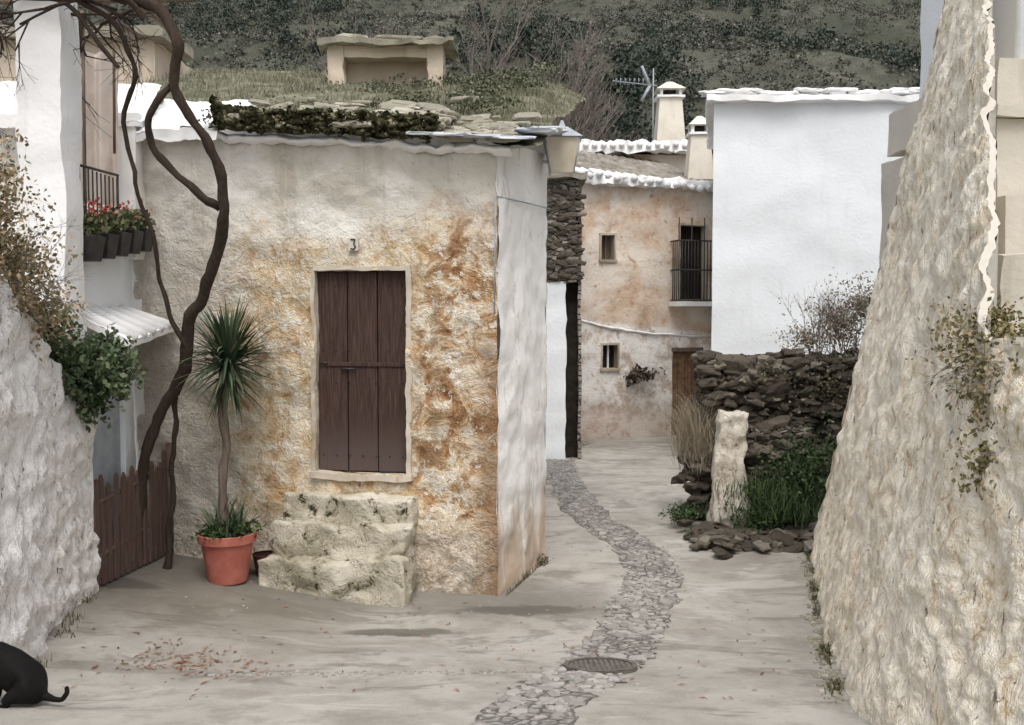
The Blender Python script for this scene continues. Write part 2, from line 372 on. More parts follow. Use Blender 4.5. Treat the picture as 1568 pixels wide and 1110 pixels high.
# cobbled drain running down the lane
dl=[(-.3,4.6),(.28,6.5),(.66,7.5),(1.02,8.7),(1.36,10),(1.62,11.1),(1.58,12.4),(1.15,14.5),(.95,17.3),(1.0,20.5),(1.6,23)]
def dpt(t):
    t=t*(len(dl)-1); i=min(int(t),len(dl)-2); f=t-i
    p0=dl[max(i-1,0)];p1=dl[i];p2=dl[i+1];p3=dl[min(i+2,len(dl)-1)]
    return [.5*((2*p1[a])+(-p0[a]+p2[a])*f+(2*p0[a]-5*p1[a]+4*p2[a]-p3[a])*f*f+(-p0[a]+3*p1[a]-3*p2[a]+p3[a])*f**3) for a in (0,1)]
drain=empty('cobbled_drain')
def dstrip(u,v):
    x,y=dpt(v); x2,y2=dpt(min(1,v+.01)); x1,y1=dpt(max(0,v-.01)); tx,ty=x2-x1,y2-y1; l=math.hypot(tx,ty); nxx,nyy=ty/l,-tx/l
    w=.31+.10*noise.noise(V((v*30,u*2,0)))+.06*noise.noise(V((v*120,u*5,3)))
    k=(u-.5)*2*w; X=x+nxx*k; Y=y+nyy*k
    return (X,Y,gzn(X,Y)+.006)
DR=M('drain_mortar',.85,.25); _n=DR.noise(6,8,.7); _v=DR.vor(11,'DISTANCE_TO_EDGE'); DR.col(DR.mix(DR.mr(_v,.10,.0,0,.7),DR.mix(DR.mr(_n,.4,.6),(.22,.21,.19),(.42,.40,.37)),(.12,.11,.095))); DR.bump(DR.ma('ADD',DR.noise(22,6,.75),DR.mr(_v,0,.15)),.9,.03); DR=DR.m
grid('mortar_bed',dstrip,10,420,DR,drain)
L=[]
for k in range(1300):
    v=random.random()**1.25; u=random.random(); x,y,z=dstrip(u,v); s=random.uniform(.015,.05)
    if noise.noise(V((x*1.5,y*1.5,0)))<-.2: continue
    L.append(((x,y,z-.002),(s*random.uniform(1,1.6),s*random.uniform(.6,1),.013),random.uniform(0,3),random.uniform(-.1,.1)))
stones('cobbles',L,COBB,drain,.55)
CAST=plain('rusty_cast_iron',(.09,.083,.075),(.18,.16,.14),20,.7,.5,.004)
def manhole(mx,my,R,slope,dz):
    mh=empty('manhole_cover')
    def on_slope(x,y,z): return V((mx+x,my+y,gz(mx,my)+dz-slope*y+z))
    def disc(name,r0,r1,z0,z1):
        n=48;vs=[];fs=[]
        for r,z in ((r0,z0),(r1,z0),(r1,z1),(r0,z1)):
            for k in range(n): vs.append(on_slope(r*math.cos(6.28318*k/n),r*math.sin(6.28318*k/n),z))
        for j in range(4):
            for k in range(n): fs.append((j*n+k,j*n+(k+1)%n,((j+1)%4)*n+(k+1)%n,((j+1)%4)*n+k))
        return mesh(name,vs,fs,CAST,mh)
    disc('rim',R*.86,R,-.04,.008); disc('lid',.001,R*.84,-.04,0)
    segs=[]
    for k in range(-5,6):
        h=math.sqrt((R*.8)**2-(k*R*.14)**2); segs.append((on_slope(k*R*.14,-h,.003),on_slope(k*R*.14,h,.003),.006,.006))
    rods('ribs',segs,CAST,mh,6)
manhole(.68,7.42,.285,.17,.03)

# ------------------------------------------------------------------ ochre house
H=empty('ochre_plaster_house')
ca,sa=math.cos(-.173),math.sin(-.173)
def HL(x,y,z): return V((-.15+x*ca-y*sa, 10.3+x*sa+y*ca, z))
nF=HL(0,-1,0)-HL(0,0,0)
dx0,dx1,dz0,dz1=-2.02,-1.0,1.27,3.46
def top(x): return 4.70-.075*x
def fpanel(n,x0,x1,z0,z1a):
    f=lambda u,v: HL(x0+(x1-x0)*u,0,z0+((top(x0+(x1-x0)*u) if z1a is None else z1a)-z0)*v)
    zt=5 if z1a is None else z1a
    grid(n,f,max(2,int((x1-x0)/.04)),max(2,int((zt-z0)/.04)),FAC,H,.06,1.8,nF)
fpanel('wall_left',-4.15,dx0,-.2,None)
fpanel('wall_right',dx1,0,-.2,None)
fpanel('wall_above_door',dx0,dx1,dz1,None)
fpanel('wall_below_door',dx0,dx1,-.2,dz0)
S0=HL(0,0,0); 
quad('side_wall',(S0.x,S0.y,-.2),(.15,11.05,-.2),(.15,11.05,4.85),(S0.x,S0.y,4.70),SIDE,H,.05,.05,1.8,V((.8,-.4,0)))
quad('side_buttress',(.15,11.05,-.2),(.40,11.85,-.2),(.42,11.85,4.9),(.15,11.05,4.85),SIDE,H,.05,.05,1.8,V((.8,-.4,0)))
quad('rear_side_wall',(.40,11.85,-.2),(.45,16,-.2),(.45,16,6.3),(.42,11.85,4.9),DIRTYW,H,.3)
quad('back_wall',(.45,16,-.2),(-5,16.6,-.2),(-5,16.6,6.4),(.45,16,6.3),DIRTYW,H,.5)
def hb(n,x0,x1,y0,y1,z0,z1,mat,par,**k): return rbox(n,x0,x1,y0,y1,z0,z1,mat,par,F=HL,**k)
FRM=mk_white('door_surround_limewash',(.56,.50,.41),(.26,.20,.145),.9)
hb('door_surround_left',dx0-.045,dx0,-.012,.16,dz0-.03,dz1+.05,FRM,H,amp=.025,res=.05)
hb('door_surround_right',dx1,dx1+.055,-.018,.16,dz0-.03,dz1+.05,FRM,H,amp=.025,res=.05)
hb('door_lintel',dx0-.002,dx1+.002,-.015,.16,dz1,dz1+.045,FRM,H,amp=.02,res=.05)
hb('door_threshold',dx0-.06,dx1+.06,-.05,.16,dz0-.07,dz0,FRM,H,amp=.025,res=.05)
hb('door_backing',dx0,dx1,.13,.16,dz0,dz1,BLACKP,H,amp=0,res=3)
npl=3; pw=(dx1-dx0)/npl
for i in range(npl):
    a=dx0+i*pw+.006; b=dx0+(i+1)*pw-.006
    hb(f'door_plank_lower_{i}',a,b,.075+.004*(i%2),.125,dz0+.012,dz0+1.17,DOORM,H,amp=0,res=3)
    hb(f'door_plank_upper_{i}',a,b,.075+.004*((i+1)%2),.125,dz0+1.19,dz1-.008,DOORM,H,amp=0,res=3)
hb('door_mid_rail',dx0+.01,dx1-.01,.06,.082,dz0+1.155,dz0+1.20,DOORM,H,amp=0,res=3)
rods('door_latch',[(HL(-1.75,.05,2.40),HL(-1.58,.05,2.40),.012,.012),(HL(-1.98,.055,2.46),HL(-1.9,.055,2.46),.012,.012)],IRON,H)
rods('door_studs',[(HL(dx0+.06+.15*k,.078,z),HL(dx0+.06+.15*k,.066,z),.009,.007) for k in range(7) for z in (1.45,2.25,2.6,3.3)],IRON,H,6)
NUM=plain('number_plate_glaze',(.55,.51,.43),(.62,.58,.50),rough=.5)
hb('number_plate',-1.62,-1.51,-.05,.0,3.67,3.81,NUM,H,amp=0,res=3)
rods('number_three',[(HL(a,-.054,b),HL(c,-.054,d),.008,.008) for a,b,c,d in ((-1.59,3.79,-1.54,3.79),(-1.54,3.79,-1.555,3.745),(-1.555,3.745,-1.535,3.71),(-1.535,3.71,-1.56,3.685),(-1.56,3.685,-1.59,3.695))],IRON,H,6)
# steps (worn, rounded, limewashed)
st=empty('stone_steps')
hb('tier_bottom',-2.46,-.90,-.56,.02,-.12,.44,STEP,st,amp=.09,scale=2.2,res=.03,rnd=5)
hb('tier_middle',-2.40,-.90,-.36,.02,.38,.78,STEP,st,amp=.08,scale=2.5,res=.03,rnd=5)
hb('tier_top',-2.34,-.88,-.18,.02,.72,1.04,STEP,st,amp=.06,scale=2.5,res=.03,rnd=4)
# roof
RS=.40
def roofp(u,v):
    x=-3.15+3.6*u; y=-.12+(5.4)*v
    return HL(x,y,top(x)+.10+y*RS*.85+.10*math.sin(v*3)-.25*ss(.8,1,u)*v)
grid('turf_roof',roofp,60,60,ROOFG,H,.07,1.5)
def roofb(u,v):
    x=-5.6+2.5*u; y=1.0+(4.3)*v
    return HL(x,y,top(x)+.10+y*RS*.85+.10*math.sin(v*3))
grid('turf_roof_rear',roofb,30,40,ROOFG,H,.07,1.5)
grid('cornice',lambda u,v:HL(-4.15+4.3*u,-.02-.10*math.sin(v*3.14159),top(-4.15+4.3*u)-.05+.10*v+.05*math.sin(u*60)*(noise.noise(V((u*14,0,0))))),160,8,WHITEB,H,.04,4)
grid('mossy_edge',lambda u,v:HL(-3.10+2.45*u,-.16-.08*math.sin(v*3.14),top(-3.10+2.45*u)+.06+(.22-.05*u)*v),220,22,MOSS,H,.13,5,None,6)
L=[]
for k in range(260):
    x=random.uniform(-3.1,-.6); p=HL(x,random.uniform(-.27,-.12),top(x)+random.uniform(.06,.29)); s=random.uniform(.012,.045)
    L.append((p,(s*1.6,s,s*.6),random.uniform(0,3),random.uniform(-.2,.2)))
stones('mossy_edge_stones',L,MOSS,H,.6)
foliage('mossy_edge_tufts',[(*HL(x,-.22,top(x)+.18),.14,.06,.13,90) for x in np.linspace(-3.05,-.7,26)],leafmat('edge_moss',[(0,(.012,.014,.007)),(.6,(.05,.05,.022)),(1,(.15,.13,.07))]),(.015,.04),H,seed=6)
L=[]
for k in range(190):
    x=random.uniform(-3.1,.25); y=abs(random.gauss(0,.5))-.2; p=HL(x,y,top(x)+.15+y*RS+(.10 if x<-.6 else 0)); s=random.uniform(.03,.13)
    L.append((p,(s*1.6,s*.8,random.uniform(.012,.04)),random.uniform(-.7,.7),random.uniform(.1,.6)))
stones('slab_stones',L,SLAB,H,.5)
L=[]
for x in (-.75,-.45,-.12,.18):
    L.append((HL(x,-.10,top(x)+.12),(.22,.22,.018),random.uniform(-.1,.1),.16))
L.append((HL(.33,.3,4.93),(.22,.3,.03),.1,.1)); L.append((HL(.38,.9,5.05),(.22,.4,.03),.1,.1))
stones('blue_slates',L,BLUES,H,.4)
quad('whitewashed_roof_end',HL(-4.9,-.22,5.06),HL(-3.02,-.22,4.97),HL(-3.16,1.1,5.52),HL(-4.9,1.1,5.58),WHITEB,H,.05,.09,3.5)
quad('whitewashed_roof_edge',HL(-4.9,-.20,4.94),HL(-3.02,-.20,4.86),HL(-3.02,-.22,4.97),HL(-4.9,-.22,5.06),WHITEB,H,.05,.05,3.5)
DG=leafmat('dry_roof_grass',[(0,(.10,.105,.065)),(.5,(.19,.185,.13)),(1,(.32,.295,.22))])
pts=[]
for k in range(9000):
    u=random.random();v=random.random(); p=(roofp if random.random()<.65 else roofb)(u,.07+.93*v)
    if noise.noise(V((p[0]*1.5,p[1]*1.5,0)))<-.25: continue
    pts.append(p)
blades('roof_grass',pts,(.03,.13),.006,DG,None,1.0)
GG=leafmat('green_roof_moss',[(0,(.055,.065,.035)),(.6,(.12,.13,.08)),(1,(.23,.22,.155))])
foliage('roof_moss_tufts',[(*HL(random.uniform(-4.6,0),y,top(-2)+.12+y*RS*.9+.04),.3,.2,.06,170) for y in np.linspace(1.0,4.8,70)],GG,(.015,.04),seed=4)
ch=empty('roof_chimney'); CH=mk_white('beige_chimney_render',(.62,.53,.42),(.38,.31,.23),.7)
Fc=lambda x,y,z:V((-1.75+x,14.0+y,6.15+z))
rbox('post_left',-.85,-.62,0,.5,0,.62,CH,ch,F=Fc,amp=.04,res=.06)
rbox('post_right',.55,.78,0,.5,0,.62,CH,ch,F=Fc,amp=.04,res=.06)
rbox('back_wall',-.62,.55,.35,.5,0,.62,CH,ch,F=Fc,amp=.03,res=.1)
rbox('lintel',-.62,.55,.02,.3,.46,.62,CH,ch,F=Fc,amp=.02,res=.08)
rbox('slab',-.98,.95,-.15,.62,.62,.69,SLAB,ch,F=Fc,amp=.05,res=.06)
stones('cap_stones',[((-2.3,14.2,6.90),(.25,.2,.05),.3,0),((-1.6,14.2,6.88),(.35,.2,.05),.1,0),((-1.1,14.2,6.88),(.18,.2,.04),.7,0)],SLAB,ch)
ln=empty('wall_street_lantern'); GLS=plain('frosted_lantern_glass',(.50,.44,.34),(.58,.52,.42),rough=.25,spec=.5,bs=.05)
def frus(name,c,w0,w1,h,mat,par):
    x,y,z=c; v=[]
    for zz,w in ((z,w0),(z+h,w1)):
        v+=[(x-w,y-w,zz),(x+w,y-w,zz),(x+w,y+w,zz),(x-w,y+w,zz)]
    o=mesh(name,v,[(3,2,1,0),(4,5,6,7),(0,1,5,4),(1,2,6,5),(2,3,7,6),(3,0,4,7)],mat,par); 
    b=o.modifiers.new('b','BEVEL'); b.width=.006; return o
lc=(.58,11.5,4.62)
frus('glass',lc,.13,.20,.40,GLS,ln); frus('cap',(lc[0],lc[1],lc[2]+.40),.235,.06,.14,GREY,ln); frus('finial',(lc[0],lc[1],lc[2]+.54),.04,.015,.08,GREY,ln)
rods('arm',[((.36,11.4,4.75),(.5,11.5,4.75),.02,.02)]+[((lc[0]+a*.13,lc[1]+b*.13,lc[2]),(lc[0]+a*.20,lc[1]+b*.20,lc[2]+.4),.008,.008) for a in(-1,1) for b in(-1,1)],GREY,ln)
rods('facade_cable',[(HL(.0,-.02,4.22),V((.19,10.95,4.22)),.008,.008),(V((.19,10.95,4.22)),V((.46,11.8,4.25)),.008,.008),(HL(-.02,-.03,4.22),HL(-.03,-.03,3.0),.006,.006)],GREY,H)

# ------------------------------------------------------------------ potted yucca
pc=(-3.0,10.22); pz=gzn(*pc)+.0
P=empty('potted_yucca')
lathe('pot',[(.20,0),(.205,.02),(.265,.40),(.268,.42),(.30,.425),(.305,.51),(.285,.515),(.27,.44)],(pc[0],pc[1],pz),TERRA,P)
lathe('soil',[(.27,.0),(.2,.02),(.0,.03)],(pc[0],pc[1],pz+.44),SOIL,P)
tubes('trunk',[[(pc[0]-.02,pc[1],pz+.42,.055),(pc[0]-.06,pc[1],1.2,.045),(pc[0]-.0,pc[1],1.6,.042),(pc[0]-.05,pc[1],1.95,.05),(pc[0]+.0,pc[1],2.42,.065)]],OLDW,P,.03)
YU=leafmat('yucca_leaf',[(0,(.03,.055,.032)),(.6,(.07,.105,.058)),(.9,(.13,.165,.09)),(1,(.32,.28,.18))],.5)
def strap(c,n,l0,l1,w,ang0,ang1,droop,seed,vs,fs):
    r=random.Random(seed)
    for k in range(n):
        az=r.uniform(0,6.283); el=r.uniform(ang0,ang1); l=r.uniform(l0,l1); s=7
        hd=V((math.cos(az),math.sin(az),0)); p=V(c)+hd*.03+V((0,0,r.uniform(-.1,.1))); sd=V((-math.sin(az),math.cos(az),0)); b=len(vs); dr=droop*r.uniform(.3,1.5)
        for i in range(s+1):
            t=i/s; e=el-dr*t*t; ww=w*(1-t**1.6)*(.6+.8*min(t*3,1))
            vs.append(p+sd*ww); vs.append(p-sd*ww+V((0,0,ww*.3)))
            p=p+(hd*math.cos(e)+V((0,0,math.sin(e))))*(l/s)
        for i in range(s): fs.append((b+2*i,b+2*i+1,b+2*i+3,b+2*i+2))
vs=[];fs=[]
cc=(pc[0]+.04,pc[1],2.50)
strap(cc,150,.50,.72,.016,.1,1.5,.35,1,vs,fs); strap(cc,130,.48,.68,.016,-.5,.5,.7,2,vs,fs); strap((cc[0],cc[1],cc[2]-.12),50,.35,.6,.014,-1.3,-.4,.3,5,vs,fs)
mesh('crown_leaves',vs,fs,YU,P)
vs=[];fs=[]
for k in range(9):
    a=k*.7; strap((pc[0]+.13*math.cos(a),pc[1]+.13*math.sin(a),pz+.46),18,.24,.50,.012,.4,1.5,.9,10+k,vs,fs)
mesh('pot_undergrowth',vs,fs,YU,P)
foliage('pot_greenery',[(pc[0],pc[1],pz+.52,.32,.28,.10,700)],leafmat('pot_green',[(0,(.03,.06,.02)),(1,(.09,.14,.05))]),(.02,.05),P)
lathe('small_plant_pot',[(.09,0),(.13,.22),(.14,.25),(.12,.25)],(-2.68,10.52,gzn(-2.72,10.45)),plain('dark_clay',(.07,.035,.025),(.12,.06,.045)))

# ------------------------------------------------------------------ grapevine
tubes('grapevine',[
 [(-3.72,10.4,.25,.04),(-3.66,10.38,.8,.028),(-3.58,10.3,1.49,.026),(-3.51,10.2,2.12,.028),(-3.33,10.02,2.47,.04)],
 [(-4.02,10.35,.3,.055),(-3.93,10.32,1.3,.055),(-3.71,10.2,1.91,.058),(-3.36,10.0,2.43,.062),(-3.21,9.8,2.87,.06),(-2.98,9.6,3.28,.055),(-2.76,9.3,3.81,.052),(-2.66,9.1,4.2,.046),(-2.80,8.9,4.63,.042),(-3.0,8.8,5.0,.042),(-2.92,8.7,5.35,.05),(-3.16,8.7,5.67,.05),(-3.68,8.75,5.83,.045),(-4.3,8.8,5.95,.04),(-5.2,8.8,6.0,.03)],
 [(-2.73,9.25,3.97,.045),(-2.98,9.1,4.18,.034),(-3.27,9.0,4.5,.032),(-3.24,8.9,4.75,.03),(-3.0,8.8,5.0,.032)],
 [(-3.29,9.9,2.6,.03),(-3.42,9.7,3.13,.022),(-3.44,9.6,3.51,.02),(-3.56,9.4,4.13,.02),(-3.57,9.2,4.84,.022),(-3.41,9.0,5.22,.022),(-3.56,8.9,5.55,.025),(-3.85,8.8,5.78,.025)],
 [(-3.5,8.85,5.2,.02),(-3.75,8.8,5.5,.02),(-4.0,8.8,5.75,.02),(-4.6,8.8,5.8,.02)],
 [(-3.2,8.75,5.6,.03),(-3.5,8.6,5.75,.03),(-3.9,8.5,5.7,.025),(-4.4,8.5,5.9,.02)],
],BARK,None,.05)
# ------------------------------------------------------------------ left building
LB=empty('whitewashed_terrace_house')
LX=-4.25
quad('side_wall',(LX+.05,9.25,-.1),(LX,11.0,-.1),(LX,11.0,3.95),(LX+.05,9.25,3.72),WHITE,LB,.1,.04,1.5,V((1,0,0)))
rbox('parapet_top',LX-.25,LX,9.25,11,3.6,3.70,WHITE,LB,amp=.01,res=.15)
rbox('pillar',-4.44,-4.04,8.9,9.28,1.5,6.6,WHITEB,LB,amp=.03,res=.08,scale=1.5)
rbox('back_wall',-9.5,-4.15,11.02,11.2,0,5.1,DIRTYW,LB,amp=.03,res=.2)
rbox('corner_pier',-4.35,-4.10,10.75,11.05,3.6,5.1,DIRTYW,LB,amp=.02,res=.1)
quad('whitewashed_roof',(-9.5,10.8,5.15),(-4.0,10.75,5.08),(-4.3,12.2,5.82),(-9.5,12.4,5.95),WHITEB,LB,.1,.05,2.5)
rbox('roof_edge',-9.5,-4.05,10.72,10.86,5.02,5.16,WHITEB,LB,amp=.03,res=.1)
rbox('terrace_floor',-9.5,LX-.26,9.3,11,3.3,3.5,DIRTYW,LB,amp=0,res=2)
CUR=mk_white('faded_awning_cloth',(.66,.58,.52),(.42,.33,.27),.7)
def curtain(u,v): 
    return (-4.62+.42*u,10.35+.05*math.sin(u*16+v)+.25*u,5.75-1.6*v)
grid('hanging_cloth',curtain,60,20,CUR,LB,.02,3)
rods('cloth_posts',[((-4.42,10.2,3.5),(-4.40,10.2,6.1),.02,.02),((-3.98,9.9,4.6),(-3.96,9.9,6.0),.015,.015)],OLDW,LB)
rbox('grey_side_door',LX+.02,LX+.09,9.45,10.35,.3,2.45,GREY,LB,amp=0,res=3)
rbox('door_surround',LX+.0,LX+.14,10.36,10.5,.2,2.6,WHITE,LB,amp=.01,res=.1)
cn=empty('door_canopy')
quad('slab_top',(LX,9.4,3.02),(LX,10.95,3.06),(-3.72,10.85,2.88),(-3.72,9.55,2.72),WHITEB,cn,.05,.02,3)
quad('slab_under',(LX,9.4,2.96),(LX,10.95,3.0),(-3.73,10.85,2.82),(-3.73,9.55,2.66),DIRTYW,cn,.05,.0,3)
quad('slab_edge',(-3.72,9.55,2.66),(-3.72,10.85,2.82),(-3.72,10.85,2.89),(-3.72,9.55,2.73),WHITEB,cn,.05,.01,3)
quad('slab_end',(LX,9.4,2.96),(-3.72,9.55,2.66),(-3.72,9.55,2.73),(LX,9.4,3.03),DIRTYW,cn,.05,.01,3)
rods('canopy_tile_rolls',[((LX+.02,9.55+.26*k,3.035+.006*k),(-3.70,9.66+.25*k,2.755+.029*k),.045,.045) for k in range(5)],WHITEB,cn,10)
BR=empty('balcony_railing'); sg=[]
for k in range(12):
    y=9.32+k*.1; sg.append(((-4.17,y,3.72),(-4.17,y,4.42),.009,.009))
sg+=[((-4.17,9.25,4.42),(-4.17,10.45,4.46),.014,.014),((-4.17,9.25,3.80),(-4.17,10.45,3.84),.012,.012),((-4.17,10.44,3.7),(-4.17,10.44,4.46),.012,.012)]
rods('bars',sg,IRON,BR)
PL=empty('flower_planters'); blobs=[];fl=[]
for k in range(5):
    y=9.42+.33*k; z=3.50+.045*k
    frus(f'trough_{k}',(-4.07,y,z),.10,.135,.24,BLACKP,PL)
    blobs.append((-4.07,y,z+.33,.13,.17,.15,240)); fl.append((-4.05,y,z+.48,.12,.16,.13,40 if k in(0,1) else 10))
foliage('geranium_leaves',blobs,leafmat('geranium_leaf',[(0,(.05,.07,.03)),(.6,(.14,.16,.08)),(1,(.36,.31,.19))]),(.025,.06),PL)
foliage('geranium_flowers',fl,leafmat('geranium_petals',[(0,(.36,.05,.04)),(.7,(.52,.12,.09)),(1,(.62,.34,.26))]),(.03,.055),PL,1.0)
PG=empty('vine_pergola')
rods('poles',[((-9,9.05,6.0),(-3.6,8.9,5.98),.05,.045),((-4.3,8.4,6.08),(-4.2,11.2,6.1),.045,.045),((-3.7,8.5,6.05),(-3.75,11.0,6.1),.035,.03),((-9,10.2,6.15),(-3.2,10.0,6.15),.035,.03),((-9,8.4,6.12),(-3.3,8.3,6.1),.03,.03)],OLDW,PG)
def branch(p,d,l,r,lev,segs,rnd,spread=.6,up=.1,kids=3,shr=.72,rs=.62):
    q=p+d*l; segs.append((p,q,r,r*.7))
    if lev==0: return
    for k in range(kids):
        a=V((rnd.gauss(0,1),rnd.gauss(0,1),rnd.gauss(0,1))).normalized()
        nd=(d+a*spread+V((0,0,up))).normalized()
        branch(p+d*l*rnd.uniform(.55,1),nd,l*shr*rnd.uniform(.7,1.2),r*rs,lev-1,segs,rnd,spread,up,kids,shr,rs)
rnd=random.Random(5); sg=[]
for x in np.linspace(-6.5,-3.5,16):
    branch(V((x,8.8+rnd.uniform(-.3,.8),5.8)),V((rnd.uniform(-.6,.9),rnd.uniform(-.4,.4),-.12)).normalized(),.42,.022,5,sg,rnd,.7,-.03,2,.82)
rods('vine_twigs',sg,BARK,PG,4)
# gate
G=empty('picket_gate')
n=13
for k in range(n):
    t=k/(n-1); x=-4.03+.17*t; y=9.42+1.42*t; z0=gzn(x,y)+.03; h=1.04+.05*math.sin(k*2.3)+(.1 if k==n-1 else 0)
    w=.042; j=.02*math.sin(k*5.1)
    v=[(x-.012,y-w,z0),(x-.012,y+w,z0),(x-.012+j,y+w,z0+h-.05),(x-.012+j,y,z0+h),(x-.012+j,y-w,z0+h-.05)]
    v+=[(a+.024,b,c) for a,b,c in v]
    mesh(f'picket_{k}',v,[(4,3,2,1,0),(5,6,7,8,9)]+[(i,(i+1)%5,5+(i+1)%5,5+i) for i in range(5)],GATEM,G)
rods('rails',[((-4.05,9.35,.62),(-3.88,10.9,.75),.025,.025),((-4.05,9.35,1.15),(-3.88,10.9,1.27),.025,.025)],GATEM,G,6)
rods('gate_post',[((-3.85,10.95,.2),(-3.85,10.95,1.55),.045,.045),((-4.05,9.33,.1),(-4.05,9.33,1.4),.05,.05)],GATEM,G)
# near rubble wall at left
def lwx(y): return -3.62-.33*ss(6.6,9.2,y)
def lwt(y): return 2.12+(9.25-y)*.52 if y>6 else 3.81+(6-y)*.3
W=empty('whitewashed_rubble_wall')
nrm=V((1,0,0))
def lwf(u,v):
    y=9.22-7.2*u; zb=gz(-3.5,y)-.2; zt=lwt(y); z=zb+(zt-zb)*v
    return (lwx(y)-.04*v+.07*noise.fractal(V((y*1.2,z*1.2,0)),.8,2,4),y,z)
grid('face',lwf,260,110,RUBW,W,.05,5,nrm)
grid('top',lambda u,v:(lwx(9.22-7.2*u)-.04-.8*v,9.22-7.2*u,lwt(9.22-7.2*u)),100,8,RUBW,W,.06,3)
grid('end',lambda u,v:(lwx(9.22)-.8*u-.02,9.22,-.1+(lwt(9.22)+.1)*v),10,30,RUBW,W,.05,3,V((0,1,0)))
IV=leafmat('ivy_leaf',[(0,(.03,.05,.025)),(.5,(.065,.095,.045)),(.85,(.12,.155,.075)),(1,(.22,.24,.15))],.5)
foliage('ivy_bush',[(-3.95,8.85,2.55,.38,.45,.28,2600),(-3.72,9.0,2.42,.22,.35,.26,1500),(-4.1,8.3,2.85,.35,.5,.25,1500),(-3.86,8.95,2.2,.16,.22,.2,500)],IV,(.025,.055),seed=3,lump=.5)
DRV=leafmat('dried_creeper_leaf',[(0,(.10,.11,.05)),(.4,(.23,.19,.11)),(.75,(.40,.28,.16)),(1,(.52,.41,.28))])
foliage('dried_creeper',[(-3.75,7.4,3.35,.22,.5,.35,2600),(-3.75,7.0,3.75,.22,.5,.40,2600),(-3.85,7.9,3.0,.25,.5,.25,2000),(-3.62,6.7,4.0,.2,.3,.25,900)],DRV,(.014,.034),seed=8,lump=.7)
rnd=random.Random(44); sg=[]
for k in range(16): branch(V((-3.8,rnd.uniform(6.8,8.0),rnd.uniform(3.0,3.5))),V((.5,rnd.uniform(-.5,.5),rnd.uniform(-.4,.7))).normalized(),.2,.005,4,sg,rnd,.6,0,2,.8)
rods('creeper_twigs',sg,TWIG,bpy.data.objects['dried_creeper'],3)

# ------------------------------------------------------------------ cat
def ctm(x,y,z):
    c0=V((-3.24,6.25,gzn(-3.27,6.25))); return c0+V((x,y,z))
def skin(name,chain_pts,edges,mat,parent,sub=2):
    me=bpy.data.meshes.new(name); me.from_pydata([p[0] for p in chain_pts],edges,[]); o=link(bpy.data.objects.new(name,me),parent)
    me.materials.append(mat); s=o.modifiers.new('skin','SKIN')
    for i,p in enumerate(chain_pts):
        sv=me.skin_vertices[0].data[i]; sv.radius=(p[1],p[1]) if not isinstance(p[1],tuple) else p[1]; sv.use_root=(i==0)
    s.use_smooth_shade=True; m=o.modifiers.new('sub','SUBSURF'); m.levels=sub; m.render_levels=sub; return o
CAT=empty('black_cat')
pts=[(ctm(.12,0,.13),.13),(ctm(.05,.0,.20),.125),(ctm(-.04,0,.27),.10),(ctm(-.10,0,.34),.075),(ctm(-.13,0,.39),.06),
 (ctm(.21,-.01,.05),.03),(ctm(.28,-.03,.035),.019),(ctm(.34,-.05,.04),.018),(ctm(.37,-.04,.085),.017),(ctm(.36,-.03,.125),.014),
 (ctm(.10,-.09,.09),.08),(ctm(.0,-.12,.06),.038),(ctm(.02,-.12,.02),.022),(ctm(-.07,-.12,.015),.024),
 (ctm(.10,.09,.09),.08),(ctm(.0,.12,.06),.038),(ctm(.02,.12,.02),.022),(ctm(-.07,.12,.015),.024),
 (ctm(-.10,-.05,.22),.042),(ctm(-.12,-.05,.12),.026),(ctm(-.12,-.05,.03),.02),(ctm(-.16,-.05,.015),.022),
 (ctm(-.10,.05,.22),.042),(ctm(-.12,.05,.12),.026),(ctm(-.12,.05,.03),.02),(ctm(-.16,.05,.015),.022)]
ed=[(0,1),(1,2),(2,3),(3,4),(0,5),(5,6),(6,7),(7,8),(8,9),(0,10),(10,11),(11,12),(12,13),(0,14),(14,15),(15,16),(16,17),(2,18),(18,19),(19,20),(20,21),(2,22),(22,23),(23,24),(24,25)]
skin('body',pts,ed,FUR,CAT)
skin('head',[(ctm(-.15,0,.43),.064),(ctm(-.19,0,.425),.05),(ctm(-.225,0,.41),.028)],[(0,1),(1,2)],FUR,CAT)
for s in (-1,1):
    b=ctm(-.145,s*.038,.475)
    mesh(f'ear_{"a" if s<0 else "b"}',[b+V((.02,-.022,-.01)),b+V((.02,.022,-.01)),b+V((-.018,0,-.008)),b+V((.004,s*.012,.055))],[(0,1,3),(1,2,3),(2,0,3),(0,2,1)],FUR,CAT)
EYE=plain('cat_eye',(.35,.32,.05),(.4,.35,.08),rough=.1,spec=.8)
for s in (-1,1):
    lathe(f'eye_{"a" if s<0 else "b"}',[(.0,-.011),(.008,-.008),(.011,0),(.008,.008),(0,.011)],ctm(-.225,s*.024,.438),EYE,CAT,12)

